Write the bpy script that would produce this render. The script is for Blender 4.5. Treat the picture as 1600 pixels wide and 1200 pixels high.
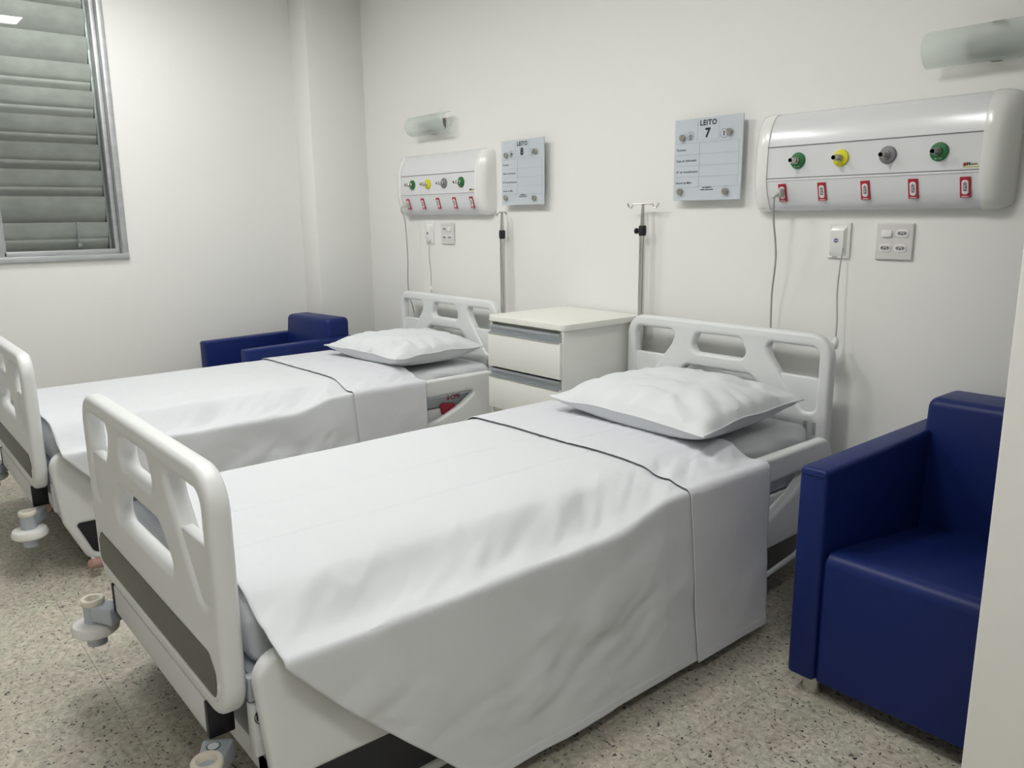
import bpy, bmesh, math, random
from mathutils import Vector, Matrix, noise
import numpy as np

S = bpy.context.scene
COL = S.collection
for o in list(bpy.data.objects):
    bpy.data.objects.remove(o, do_unlink=True)
R = math.radians

# ------------------------------------------------------------------ camera
F_PX, YAW, PITCH, ROLL, CAM_H, CAM_D = 1248.0, -0.8739, 0.2088, -0.0112, 1.305, 2.75
fw = Vector((math.sin(YAW), math.cos(YAW), 0)); rt = Vector((math.cos(YAW), -math.sin(YAW), 0)); up = Vector((0, 0, 1))
f2 = fw * math.cos(PITCH) - up * math.sin(PITCH)
u2 = fw * math.sin(PITCH) + up * math.cos(PITCH)
r3 = rt * math.cos(ROLL) + u2 * math.sin(ROLL)
u3 = -rt * math.sin(ROLL) + u2 * math.cos(ROLL)
cd = bpy.data.cameras.new('camera')
cd.sensor_fit = 'HORIZONTAL'; cd.sensor_width = 36.0; cd.lens = 36.0 * F_PX / 1600.0
cd.clip_start = 0.02
cam = bpy.data.objects.new('camera', cd); COL.objects.link(cam)
mw = Matrix.Identity(4)
for i in range(3):
    mw[i][0] = r3[i]; mw[i][1] = u3[i]; mw[i][2] = -f2[i]
mw[0][3], mw[1][3], mw[2][3] = 0.0, -CAM_D, CAM_H
cam.matrix_world = mw
S.camera = cam

# ------------------------------------------------------------------ world, exposure
wd = bpy.data.worlds.new('world'); S.world = wd; wd.use_nodes = True
wd.node_tree.nodes['Background'].inputs[0].default_value = (0.75, 0.85, 1.0, 1)
wd.node_tree.nodes['Background'].inputs[1].default_value = 0.25
S.view_settings.view_transform = 'Standard'
S.view_settings.look = 'None'
S.view_settings.gamma = 1.0
S.view_settings.use_curve_mapping = False
S.view_settings.exposure = 0.0
LIGHT_STRENGTH = 37.0
LIGHT_COLOR = (1.0, 0.992, 0.965)
CEIL = 2.75
# ceiling panel lights: centre x, centre y, width x, length y
CEILING_LIGHTS = [(-2.88, -1.76, 0.28, 0.60), (-4.05, -1.76, 0.28, 0.60), (-1.68, -1.76, 0.28, 0.60), (0.15, -2.75, 0.28, 0.60)]

# ------------------------------------------------------------------ materials
def nodes_of(m):
    m.use_nodes = True
    return m.node_tree, m.node_tree.nodes['Principled BSDF']

def mat(name, col, rough=0.5, metal=0.0, bump=0.0, bscale=40.0, var=0.0, vscale=6.0, coat=0.0, spec=None, bdist=0.01, ani=None):
    m = bpy.data.materials.new(name)
    nt, b = nodes_of(m)
    b.inputs['Base Color'].default_value = (*col, 1)
    b.inputs['Roughness'].default_value = rough
    b.inputs['Metallic'].default_value = metal
    if coat: b.inputs['Coat Weight'].default_value = coat; b.inputs['Coat Roughness'].default_value = 0.15
    if spec is not None: b.inputs['Specular IOR Level'].default_value = spec
    tc = nt.nodes.new('ShaderNodeTexCoord')
    src = tc.outputs['Object']
    if ani:
        mp = nt.nodes.new('ShaderNodeMapping'); mp.inputs['Scale'].default_value = ani
        nt.links.new(src, mp.inputs[0]); src = mp.outputs[0]
    if bump:
        n = nt.nodes.new('ShaderNodeTexNoise'); n.inputs['Scale'].default_value = bscale; n.inputs['Detail'].default_value = 4
        bp = nt.nodes.new('ShaderNodeBump'); bp.inputs['Strength'].default_value = bump; bp.inputs['Distance'].default_value = bdist
        nt.links.new(src, n.inputs['Vector']); nt.links.new(n.outputs['Fac'], bp.inputs['Height']); nt.links.new(bp.outputs[0], b.inputs['Normal'])
    if var:
        n2 = nt.nodes.new('ShaderNodeTexNoise'); n2.inputs['Scale'].default_value = vscale; n2.inputs['Detail'].default_value = 5
        cr = nt.nodes.new('ShaderNodeValToRGB')
        cr.color_ramp.elements[0].position = 0.3; cr.color_ramp.elements[1].position = 0.7
        cr.color_ramp.elements[0].color = (*[c * (1 - var) for c in col], 1)
        cr.color_ramp.elements[1].color = (*[min(1, c * (1 + var)) for c in col], 1)
        nt.links.new(src, n2.inputs['Vector']); nt.links.new(n2.outputs['Fac'], cr.inputs[0]); nt.links.new(cr.outputs[0], b.inputs['Base Color'])
    return m

def floor_material():
    m = bpy.data.materials.new('speckled_vinyl'); nt, b = nodes_of(m)
    N, L = nt.nodes.new, nt.links.new
    geo = N('ShaderNodeNewGeometry')
    nz = N('ShaderNodeTexNoise'); nz.inputs['Scale'].default_value = 26; nz.inputs['Detail'].default_value = 3
    L(geo.outputs['Position'], nz.inputs['Vector'])
    sub = N('ShaderNodeVectorMath'); sub.operation = 'SUBTRACT'; sub.inputs[1].default_value = (.5, .5, .5)
    L(nz.outputs['Color'], sub.inputs[0])
    sc = N('ShaderNodeVectorMath'); sc.operation = 'SCALE'; sc.inputs['Scale'].default_value = 0.05
    L(sub.outputs[0], sc.inputs[0])
    add = N('ShaderNodeVectorMath'); L(geo.outputs['Position'], add.inputs[0]); L(sc.outputs[0], add.inputs[1])
    def specks(scale, stretch, rot, lo, hi, keep):
        mp = N('ShaderNodeMapping'); mp.inputs['Scale'].default_value = stretch; mp.inputs['Rotation'].default_value = (0, 0, rot)
        L(add.outputs[0], mp.inputs[0])
        v = N('ShaderNodeTexVoronoi'); v.inputs['Scale'].default_value = scale
        L(mp.outputs[0], v.inputs['Vector'])
        r = N('ShaderNodeMapRange'); r.inputs['From Min'].default_value = lo; r.inputs['From Max'].default_value = hi
        r.inputs['To Min'].default_value = 1; r.inputs['To Max'].default_value = 0
        L(v.outputs['Distance'], r.inputs['Value'])
        sx = N('ShaderNodeSeparateColor'); L(v.outputs['Color'], sx.inputs[0])
        k = N('ShaderNodeMath'); k.operation = 'LESS_THAN'; k.inputs[1].default_value = keep; L(sx.outputs[0], k.inputs[0])
        mu = N('ShaderNodeMath'); mu.operation = 'MULTIPLY'; L(r.outputs[0], mu.inputs[0]); L(k.outputs[0], mu.inputs[1])
        return mu.outputs[0]
    base = N('ShaderNodeTexNoise'); base.inputs['Scale'].default_value = 55; base.inputs['Detail'].default_value = 6; base.inputs['Roughness'].default_value = .7
    L(add.outputs[0], base.inputs['Vector'])
    cr = N('ShaderNodeValToRGB'); e = cr.color_ramp.elements
    e[0].position = .34; e[0].color = (.33, .305, .255, 1); e[1].position = .62; e[1].color = (.61, .585, .51, 1)
    x = cr.color_ramp.elements.new(.48); x.color = (.47, .445, .38, 1)
    L(base.outputs['Fac'], cr.inputs[0])
    big = N('ShaderNodeTexNoise'); big.inputs['Scale'].default_value = 9; big.inputs['Detail'].default_value = 2
    L(geo.outputs['Position'], big.inputs['Vector'])
    br = N('ShaderNodeValToRGB'); br.color_ramp.elements[0].position = .4; br.color_ramp.elements[0].color = (.95, .97, .92, 1)
    br.color_ramp.elements[1].position = .62; br.color_ramp.elements[1].color = (1.0, .955, .93, 1)
    L(big.outputs['Fac'], br.inputs[0])
    mx = N('ShaderNodeMix'); mx.data_type = 'RGBA'; mx.blend_type = 'MULTIPLY'; mx.inputs['Factor'].default_value = 1
    L(cr.outputs[0], mx.inputs['A']); L(br.outputs[0], mx.inputs['B'])
    cur = mx.outputs['Result']
    for (scale, st, rot, lo, hi, keep, c) in ((46, (1, 2.0, 1), .4, .17, .27, .40, (.15, .135, .12)), (50, (2.0, 1, 1), .9, .17, .26, .42, (.045, .042, .045)),
                                              (40, (1, 1.7, 1), -.7, .14, .22, .34, (.03, .029, .032)), (62, (1.8, 1, 1), .2, .14, .26, .25, (.66, .64, .57))):
        fac = specks(scale, st, rot, lo, hi, keep)
        q = N('ShaderNodeMix'); q.data_type = 'RGBA'
        L(fac, q.inputs['Factor']); L(cur, q.inputs['A']); q.inputs['B'].default_value = (*c, 1)
        cur = q.outputs['Result']
    L(cur, b.inputs['Base Color'])
    b.inputs['Roughness'].default_value = .42
    bp = N('ShaderNodeBump'); bp.inputs['Strength'].default_value = .05; bp.inputs['Distance'].default_value = .002
    L(base.outputs['Fac'], bp.inputs['Height']); L(bp.outputs[0], b.inputs['Normal'])
    return m

def cloth(name, col, rough=.9):
    m = bpy.data.materials.new(name); nt, b = nodes_of(m); N, L = nt.nodes.new, nt.links.new
    b.inputs['Base Color'].default_value = (*col, 1); b.inputs['Roughness'].default_value = rough
    b.inputs['Sheen Weight'].default_value = .15; b.inputs['Specular IOR Level'].default_value = .2
    tc = N('ShaderNodeTexCoord')
    n = N('ShaderNodeTexNoise'); n.inputs['Scale'].default_value = 14; n.inputs['Detail'].default_value = 5; n.inputs['Distortion'].default_value = .6
    bp = N('ShaderNodeBump'); bp.inputs['Strength'].default_value = .22; bp.inputs['Distance'].default_value = .01
    L(tc.outputs['Object'], n.inputs['Vector']); L(n.outputs['Fac'], bp.inputs['Height'])
    n2 = N('ShaderNodeTexNoise'); n2.inputs['Scale'].default_value = 900
    bp2 = N('ShaderNodeBump'); bp2.inputs['Strength'].default_value = .08; bp2.inputs['Distance'].default_value = .001
    L(tc.outputs['Object'], n2.inputs['Vector']); L(n2.outputs['Fac'], bp2.inputs['Height'])
    L(bp.outputs[0], bp2.inputs['Normal']); L(bp2.outputs[0], b.inputs['Normal'])
    return m

def emis(name, col, st):
    m = bpy.data.materials.new(name); nt, b = nodes_of(m)
    b.inputs['Base Color'].default_value = (.8, .8, .8, 1)
    b.inputs['Emission Color'].default_value = (*col, 1); b.inputs['Emission Strength'].default_value = st
    return m

def glassy(name, col, rough, alpha, trans):
    m = bpy.data.materials.new(name); nt, b = nodes_of(m); N, L = nt.nodes.new, nt.links.new
    b.inputs['Base Color'].default_value = (*col, 1); b.inputs['Roughness'].default_value = rough
    out = nt.nodes['Material Output']
    tl = N('ShaderNodeBsdfTranslucent'); tl.inputs[0].default_value = (*col, 1)
    m1 = N('ShaderNodeMixShader'); m1.inputs[0].default_value = trans
    L(b.outputs[0], m1.inputs[1]); L(tl.outputs[0], m1.inputs[2])
    tr = N('ShaderNodeBsdfTransparent'); tr.inputs[0].default_value = (*[min(1, c * 1.25) for c in col], 1)
    m2 = N('ShaderNodeMixShader'); m2.inputs[0].default_value = alpha
    L(m1.outputs[0], m2.inputs[1]); L(tr.outputs[0], m2.inputs[2]); L(m2.outputs[0], out.inputs[0])
    return m

def window_glass():
    m = bpy.data.materials.new('clear_pane'); nt, b = nodes_of(m); N, L = nt.nodes.new, nt.links.new
    out = nt.nodes['Material Output']
    tr = N('ShaderNodeBsdfTransparent'); tr.inputs[0].default_value = (.96, .98, .97, 1)
    gl = N('ShaderNodeBsdfGlossy'); gl.inputs['Roughness'].default_value = .0
    fr = N('ShaderNodeFresnel'); fr.inputs[0].default_value = 1.45
    mx = N('ShaderNodeMixShader'); L(fr.outputs[0], mx.inputs[0]); L(tr.outputs[0], mx.inputs[1]); L(gl.outputs[0], mx.inputs[2]); L(mx.outputs[0], out.inputs[0])
    nt.nodes.remove(b)
    return m

M = dict(
    wall=mat('wall_paint', (.83, .83, .805), .75, bump=.06, bscale=18, bdist=.02),
    ceiling=mat('ceiling_paint', (.86, .86, .845), .9, bump=.03, bscale=60),
    floor=floor_material(),
    grout=mat('floor_joint', (.26, .245, .21), .9, bump=.2),
    alum=mat('window_aluminium', (.50, .515, .52), .45, .55, var=.10, vscale=25, bump=.05, bscale=60, ani=(1, .2, 1)),
    slat=mat('weathered_aluminium', (.64, .645, .62), .5, .2, var=.13, vscale=18, bump=.08, bscale=30, ani=(1, .5, 1)),
    dark=mat('dark_void', (.02, .02, .022), .6, bump=.02),
    pane=window_glass(),
    plastic=mat('white_moulded_plastic', (.75, .765, .765), .38, bump=.015, bscale=250),
    plasticw=mat('glossy_white_plastic', (.82, .825, .80), .22, bump=.01, bscale=120, coat=.25),
    pvc=mat('console_satin_white', (.74, .75, .765), .26, bump=.01, bscale=90, coat=.3),
    insert=mat('grey_insert_board', (.115, .115, .098), .5, bump=.05, bscale=120, var=.06),
    steel=mat('painted_bed_steel', (.46, .50, .55), .4, .1, bump=.02, bscale=80),
    steelw=mat('pale_painted_steel', (.66, .67, .68), .45, bump=.02, bscale=80),
    black=mat('black_plastic', (.008, .009, .013), .45, bump=.02, bscale=150),
    navy=mat('black_label_film', (.008, .01, .016), .35, bump=.01),
    rubber=mat('caster_rubber', (.05, .05, .052), .7, bump=.05),
    ivory=mat('ivory_ring_plastic', (.78, .74, .64), .5, bump=.03),
    pedal=mat('dusty_red_pedal', (.42, .25, .22), .5, bump=.03),
    chrome=mat('brushed_steel', (.62, .61, .58), .22, 1.0, bump=.02, bscale=60, var=.05),
    nickel=mat('satin_nickel', (.50, .48, .43), .3, 1.0, bump=.02),
    sheet=cloth('white_cotton_sheet', (.665, .685, .71)),
    sheet2=cloth('white_cotton_fold', (.665, .675, .715)),
    fitted=cloth('pale_fitted_sheet', (.69, .71, .735)),
    pillow=cloth('white_pillowcase', (.70, .725, .74)),
    leather=mat('navy_leatherette', (.007, .019, .118), .42, bump=.12, bscale=260, bdist=.002, spec=.26),
    melamine=mat('white_melamine', (.76, .765, .72), .45, bump=.015, bscale=60),
    meltop=mat('melamine_top', (.80, .80, .745), .5, bump=.015, bscale=60),
    handle=mat('drawer_aluminium', (.40, .43, .45), .38, .6, bump=.03, ani=(.2, 1, 1)),
    sign=mat('backpainted_glass', (.58, .63, .68), .1, coat=.6, bump=.004, bscale=4),
    signline=mat('table_line_print', (.40, .43, .49), .3),
    ink=mat('black_print', (.012, .013, .02), .35),
    inkg=mat('grey_print', (.10, .11, .14), .35),
    green=mat('oxygen_green', (.015, .16, .045), .35),
    yellow=mat('air_yellow', (.72, .68, .02), .4),
    grey=mat('vacuum_grey', (.24, .235, .25), .3, .3),
    red=mat('socket_red', (.42, .012, .035), .4),
    cprred=mat('cpr_red', (.30, .012, .03), .45),
    groove=mat('console_groove', (.14, .14, .14), .6),
    socket=mat('socket_white', (.82, .81, .80), .35),
    plate=mat('outlet_plate_white', (.68, .665, .655), .35, bump=.01),
    recess=mat('socket_recess_grey', (.40, .40, .41), .5),
    cord=mat('grey_cord', (.36, .37, .36), .5, bump=.02),
    plug=mat('plug_grey', (.58, .57, .54), .5, bump=.02),
    blue=mat('logo_blue', (.10, .10, .32), .4),
    olive=mat('sticker_olive', (.20, .17, .05), .4),
    lime=mat('sticker_yellow', (.55, .56, .18), .4),
    wred=mat('sticker_red', (.30, .03, .025), .4),
    teal=mat('sticker_green', (.02, .13, .10), .4),
    paper=mat('sticker_white', (.7, .72, .72), .4),
    frost=glassy('frosted_glass', (.84, .90, .865), .35, .52, .6),
    bracket=mat('sconce_bracket', (.22, .215, .20), .5, .3),
    lamp=emis('led_diffuser', LIGHT_COLOR, LIGHT_STRENGTH),
    lampframe=mat('lamp_frame', (.8, .8, .8), .5),
)

# ------------------------------------------------------------------ object helpers
def link_mesh(name, me, material, parent=None, smooth=True, inv=None):
    me.materials.clear(); me.materials.append(material)
    me.name = name
    if smooth:
        for p in me.polygons: p.use_smooth = True
        try: me.set_sharp_from_angle(angle=R(38))
        except Exception: pass
    o = bpy.data.objects.new(name, me); COL.objects.link(o)
    if parent:
        o.parent = parent
        if inv is not None: o.matrix_parent_inverse = inv
    return o

def tag(o, label, cat, group=None):
    o['label'] = label; o['category'] = cat
    if group: o['group'] = group
    return o

def thing(name, label, cat, loc=(0, 0, 0), rz=0, group=None):
    o = bpy.data.objects.new(name, None); COL.objects.link(o)
    o.empty_display_size = .1
    o.location = loc; o.rotation_euler = (0, 0, rz)
    return tag(o, label, cat, group)

def struct(o):
    o['kind'] = 'structure'; return o

def me_from(bm):
    bmesh.ops.recalc_face_normals(bm, faces=bm.faces)
    me = bpy.data.meshes.new('m'); bm.to_mesh(me); bm.free(); return me

def add_box(bm, x0, x1, y0, y1, z0, z1, bev=0.0, seg=2):
    g = bmesh.ops.create_cube(bm, size=1)
    vs = g['verts']
    for v in vs:
        v.co = Vector(((x0 + x1) / 2 + v.co.x * (x1 - x0), (y0 + y1) / 2 + v.co.y * (y1 - y0), (z0 + z1) / 2 + v.co.z * (z1 - z0)))
    if bev:
        es = list({e for v in vs for e in v.link_edges})
        bmesh.ops.bevel(bm, geom=es, offset=bev, segments=seg, profile=.5, affect='EDGES')

def box(x0, x1, y0, y1, z0, z1, bev=0.0, seg=2):
    bm = bmesh.new(); add_box(bm, x0, x1, y0, y1, z0, z1, bev, seg); return me_from(bm)

def boxes(lst, bev=0.0, seg=2):
    bm = bmesh.new()
    for b in lst: add_box(bm, *b, bev=bev, seg=seg)
    return me_from(bm)

def add_lathe(bm, prof, origin, axis, n=24):
    """prof: list of (radius, height) along axis"""
    a = Vector(axis).normalized()
    t = Vector((0, 0, 1)) if abs(a.z) < .9 else Vector((1, 0, 0))
    u = a.cross(t).normalized(); w = a.cross(u)
    rings = []
    for r, h in prof:
        c = Vector(origin) + a * h
        if r < 1e-6:
            rings.append([bm.verts.new(c)])
        else:
            rings.append([bm.verts.new(c + (u * math.cos(2 * math.pi * i / n) + w * math.sin(2 * math.pi * i / n)) * r) for i in range(n)])
    for A, B in zip(rings, rings[1:]):
        for i in range(n):
            j = (i + 1) % n
            if len(A) == 1 and len(B) == 1: continue
            if len(A) == 1: bm.faces.new((A[0], B[j], B[i]))
            elif len(B) == 1: bm.faces.new((A[i], A[j], B[0]))
            else: bm.faces.new((A[i], A[j], B[j], B[i]))
    for ring, rev in ((rings[0], True), (rings[-1], False)):
        if len(ring) > 1:
            bm.faces.new(ring[::-1] if rev else ring)

def lathe(prof, origin=(0, 0, 0), axis=(0, 0, 1), n=24):
    bm = bmesh.new(); add_lathe(bm, prof, origin, axis, n); return me_from(bm)

def catmull(pts, n):
    P = [Vector(p) for p in pts]
    P = [P[0] * 2 - P[1]] + P + [P[-1] * 2 - P[-2]]
    out = []
    for i in range(1, len(P) - 2):
        p0, p1, p2, p3 = P[i - 1:i + 3]
        for k in range(n):
            t = k / n
            out.append(.5 * ((2 * p1) + (p2 - p0) * t + (2 * p0 - 5 * p1 + 4 * p2 - p3) * t * t + (3 * p1 - p0 - 3 * p2 + p3) * t ** 3))
    out.append(P[-2]); return out

def add_tube(bm, pts, r, n=10, smooth=0, taper=None):
    P = catmull(pts, smooth) if smooth else [Vector(p) for p in pts]
    prev = None; rings = []
    for i, p in enumerate(P):
        d = (P[min(i + 1, len(P) - 1)] - P[max(i - 1, 0)]).normalized()
        if prev is None:
            t = Vector((0, 0, 1)) if abs(d.z) < .9 else Vector((1, 0, 0))
            u = d.cross(t).normalized()
        else:
            u = (prev - d * prev.dot(d)).normalized()
        w = d.cross(u); prev = u
        rr = r if taper is None else r * (taper[0] + (taper[1] - taper[0]) * i / (len(P) - 1))
        rings.append([bm.verts.new(p + (u * math.cos(2 * math.pi * k / n) + w * math.sin(2 * math.pi * k / n)) * rr) for k in range(n)])
    for A, B in zip(rings, rings[1:]):
        for k in range(n):
            j = (k + 1) % n
            bm.faces.new((A[k], A[j], B[j], B[k]))
    bm.faces.new(rings[0][::-1]); bm.faces.new(rings[-1])

def tube(pts, r, n=10, smooth=0, taper=None):
    bm = bmesh.new(); add_tube(bm, pts, r, n, smooth, taper); return me_from(bm)

def fillet(poly, rad, seg=6):
    """poly of (x,y[,r]) -> rounded polygon points"""
    n = len(poly); out = []
    for i in range(n):
        p = Vector(poly[i][:2]); a = Vector(poly[i - 1][:2]); b = Vector(poly[(i + 1) % n][:2])
        r = poly[i][2] if len(poly[i]) > 2 else rad
        da = (a - p); db = (b - p); la, lb = da.length, db.length; da.normalize(); db.normalize()
        ang = math.acos(max(-1, min(1, da.dot(db))))
        if r <= 0 or ang > math.pi - .05: out.append((p.x, p.y)); continue
        t = min(r / math.tan(ang / 2), la * .48, lb * .48); rr = t * math.tan(ang / 2)
        c = p + (da + db).normalized() * (rr / math.sin(ang / 2))
        s = p + da * t; e = p + db * t
        a0 = math.atan2(s.y - c.y, s.x - c.x); a1 = math.atan2(e.y - c.y, e.x - c.x)
        d = a1 - a0
        while d > math.pi: d -= 2 * math.pi
        while d < -math.pi: d += 2 * math.pi
        for k in range(seg + 1):
            q = a0 + d * k / seg; out.append((c.x + math.cos(q) * rr, c.y + math.sin(q) * rr))
    return out

def plate(outline, holes, thick, bev, xf, bres=2):
    """flat board with holes and rounded edges; xf maps (u, v, w) to the scene, w is the depth -thick/2..thick/2"""
    cu = bpy.data.curves.new('c', 'CURVE'); cu.dimensions = '2D'; cu.fill_mode = 'BOTH'
    cu.extrude = max(1e-5, thick / 2 - bev); cu.bevel_depth = bev; cu.bevel_resolution = bres; cu.offset = -bev
    for ring in [outline] + list(holes):
        sp = cu.splines.new('POLY'); sp.points.add(len(ring) - 1); sp.use_cyclic_u = True
        for p, q in zip(sp.points, ring): p.co = (q[0], q[1], 0, 1)
    ob = bpy.data.objects.new('c', cu); COL.objects.link(ob)
    dg = bpy.context.evaluated_depsgraph_get()
    me = bpy.data.meshes.new_from_object(ob.evaluated_get(dg))
    bpy.data.objects.remove(ob); bpy.data.curves.remove(cu)
    for v in me.vertices: v.co = Vector(xf(*v.co))
    bm = bmesh.new(); bm.from_mesh(me); bpy.data.meshes.remove(me)
    bmesh.ops.remove_doubles(bm, verts=bm.verts, dist=1e-6)
    return me_from(bm)

def text_mesh(s, size, xf, align='LEFT', bold=0.0, extrude=.0002):
    cu = bpy.data.curves.new('t', 'FONT'); cu.body = s; cu.size = size; cu.align_x = align; cu.extrude = extrude; cu.offset = bold; cu.resolution_u = 3; cu.space_character = 1.12 if bold > .0009 else 1.0
    ob = bpy.data.objects.new('t', cu); COL.objects.link(ob)
    dg = bpy.context.evaluated_depsgraph_get()
    me = bpy.data.meshes.new_from_object(ob.evaluated_get(dg))
    bpy.data.objects.remove(ob); bpy.data.curves.remove(cu)
    for v in me.vertices: v.co = Vector(xf(*v.co))
    return me

def ring2d(cx, cz, ro, ri, y, n=28):
    bm = bmesh.new()
    A = [bm.verts.new((cx + math.cos(2 * math.pi * i / n) * ro, y, cz + math.sin(2 * math.pi * i / n) * ro)) for i in range(n)]
    if ri > 0:
        B = [bm.verts.new((cx + math.cos(2 * math.pi * i / n) * ri, y, cz + math.sin(2 * math.pi * i / n) * ri)) for i in range(n)]
        for i in range(n):
            j = (i + 1) % n; bm.faces.new((A[i], A[j], B[j], B[i]))
    else: bm.faces.new(A)
    return me_from(bm)

def copy_tree(o, parent=None):
    c = o.copy(); COL.objects.link(c); c.parent = parent
    for ch in list(o.children):
        copy_tree(ch, c)
    return c

def rrect(x0, x1, z0, z1, r, seg=5):
    return fillet([(x0, z0), (x1, z0), (x1, z1), (x0, z1)], r, seg)

wallxf = lambda yy: (lambda u, v, w: (u, yy + w, v))          # board standing in the xz plane
sidexf = lambda xx: (lambda u, v, w: (xx + w, u, v))          # board standing in the yz plane (u = y, v = z)

# ------------------------------------------------------------------ room shell
XL = -4.94        # window wall
XC, YC = -4.73, -0.385   # corner column
XR, YF = 1.30, -4.60
struct(link_mesh('wall_back', box(XL - .2, XR + .2, 0, .15, 0, CEIL + .1), M['wall'], smooth=False))
struct(link_mesh('wall_right', box(XR, XR + .15, YF, 0, 0, CEIL + .1), M['wall'], smooth=False))
struct(link_mesh('wall_front', box(XL - .2, XR + .2, YF - .15, YF, 0, CEIL + .1), M['wall'], smooth=False))
struct(link_mesh('wall_corner_column', box(XL - .02, XC, YC, .01, 0, CEIL + .02, bev=.012), M['wall'], smooth=True))
struct(link_mesh('ceiling', box(XL - .2, XR + .2, YF - .15, .15, CEIL, CEIL + .1), M['ceiling'], smooth=False))
# near partition wall at the right-hand edge
pw = struct(link_mesh('wall_partition', box(-.416, XR, -1.45, -1.32, 0, CEIL + .02, bev=.006), M['wall'], smooth=True))
# left wall with the window opening
WY0, WY1, WZ0, WZ1 = -2.72, -1.457, 1.085, 2.56
wl = bmesh.new()
T = .18
add_box(wl, XL - T, XL, WY1, .15, 0, CEIL + .1)
add_box(wl, XL - T, XL, YF - .15, WY0, 0, CEIL + .1)
add_box(wl, XL - T, XL, WY0, WY1, 0, WZ0)
add_box(wl, XL - T, XL, WY0, WY1, WZ1, CEIL + .1)
struct(link_mesh('wall_left', me_from(wl), M['wall'], smooth=False))

# floor with vinyl tiles
fl = struct(link_mesh('floor', box(XL - .2, XR + .2, YF - .15, .15, -.06, -.003), M['grout'], smooth=False))
TS = .60
x0s, y0s = -3.49, -2.325
ix0 = math.floor((XL - x0s) / TS); ix1 = math.ceil((XR - x0s) / TS)
iy0 = math.floor((YF - y0s) / TS); iy1 = math.ceil((0 - y0s) / TS)
tile_me = {}
for i in range(ix0, ix1):
    for j in range(iy0, iy1):
        a, b = max(x0s + i * TS, XL), min(x0s + (i + 1) * TS, XR)
        c, d = max(y0s + j * TS, YF), min(y0s + (j + 1) * TS, 0)
        if b - a < .01 or d - c < .01: continue
        key = (round(b - a, 3), round(d - c, 3))
        if key not in tile_me:
            g = .00035
            tile_me[key] = box(g, key[0] - g, g, key[1] - g, -.003, 0, bev=.0004, seg=1)
            tile_me[key].materials.append(M['floor'])
        o = bpy.data.objects.new('floor_tile', tile_me[key]); COL.objects.link(o)
        o.location = (a, c, 0); o.parent = fl

# window: aluminium frame, sash, louvre slats, clear pane
wr = bpy.data.objects.new('window_1', None); COL.objects.link(wr); wr.location = (XL, (WY0 + WY1) / 2, WZ0); struct(wr)
winv = Matrix.Translation(-Vector(wr.location))
def wpart(name, me, m): return link_mesh(name, me, m, wr, inv=winv)
FX0, FX1 = XL - .12, XL + .012
fwid = .032
wpart('frame_post', box(FX0, FX1, WY1 - fwid, WY1, WZ0, WZ1, bev=.003), M['alum'])
wpart('frame_post', box(FX0, FX1, WY0, WY0 + fwid, WZ0, WZ1, bev=.003), M['alum'])
wpart('frame_sill', box(FX0, FX1 + .006, WY0, WY1, WZ0, WZ0 + .030, bev=.003), M['alum'])
wpart('frame_head', box(FX0, FX1, WY0, WY1, WZ1 - .03, WZ1, bev=.003), M['alum'])
# sash posts / mullion
wpart('sash_post', box(XL - .10, XL - .035, WY1 - .056, WY1 - .033, WZ0 + .03, WZ1 - .03, bev=.004), M['alum'])
wpart('sash_rail', box(XL - .10, XL - .03, WY0 + .04, WY1 - .04, WZ0 + .03, WZ0 + .056, bev=.004), M['alum'])
wpart('mullion', boxes([(XL - .11, XL + .004, -2.09, -2.062, WZ0 + .028, WZ1 - .03), (XL - .11, XL - .03, -2.062, -2.048, WZ0 + .028, WZ1 - .03)], bev=.003), M['alum'])
bm = bmesh.new()     # pivot strip with the slat clips
add_box(bm, XL - .13, XL - .10, WY1 - .070, WY1 - .054, WZ0 + .03, WZ1 - .03, bev=.002)
PITCHZ = .1405
zs0 = WZ0 + .067
for k in range(10):
    add_box(bm, XL - .135, XL - .095, WY1 - .076, WY1 - .066, zs0 + k * PITCHZ + .075, zs0 + k * PITCHZ + .125, bev=.003)
wpart('pivot_strip', me_from(bm), M['alum'])
def slat_mesh(ridge):
    bm = bmesh.new(); n = 15
    prof = []
    for i in range(n + 1):
        t = i / n
        z = t * .152
        x = -.045 + .066 * t + .010 * math.sin(t * math.pi)  # top edge leans into the room
        if ridge and i == 6: x -= .006
        prof.append((x, z))
    ys = (-2.64, WY1 - .072)
    rows = []
    for y in ys:
        rows.append([bm.verts.new((x, y, z)) for x, z in prof] + [bm.verts.new((x - .004, y, z)) for x, z in prof[::-1]])
    m = len(rows[0])
    for i in range(m):
        j = (i + 1) % m
        bm.faces.new((rows[0][i], rows[0][j], rows[1][j], rows[1][i]))
    bm.faces.new(rows[0][::-1]); bm.faces.new(rows[1])
    return me_from(bm)
sm = [slat_mesh(False), slat_mesh(True)]
for k in range(10):
    me = sm[0] if k in (1, 7, 8) else sm[1]
    s = wpart('slat', me, M['slat'])
    s.location = (XL - .098, 0, zs0 + k * PITCHZ - .014)
wpart('latch', boxes([(XL - .086, XL - .074, -1.692, -1.682, WZ0 + .085, WZ0 + .20), (XL - .086, XL - .06, -1.700, -1.676, WZ0 + .07, WZ0 + .09), (XL - .086, XL - .06, -1.693, -1.681, WZ0 + .195, WZ0 + .205)], bev=.002), M['alum'])
wpart('pane', box(XL - .060, XL - .056, -2.05, WY1 - .054, WZ0 + .05, WZ1 - .03), M['pane'])
wpart('pane', box(XL - .060, XL - .056, WY0 + .03, -2.088, WZ0 + .05, WZ1 - .03), M['pane'])
wpart('shutter_backing', box(XL - T - .02, XL - T + .01, WY0, WY1, WZ0, WZ1), M['dark'])

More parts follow.
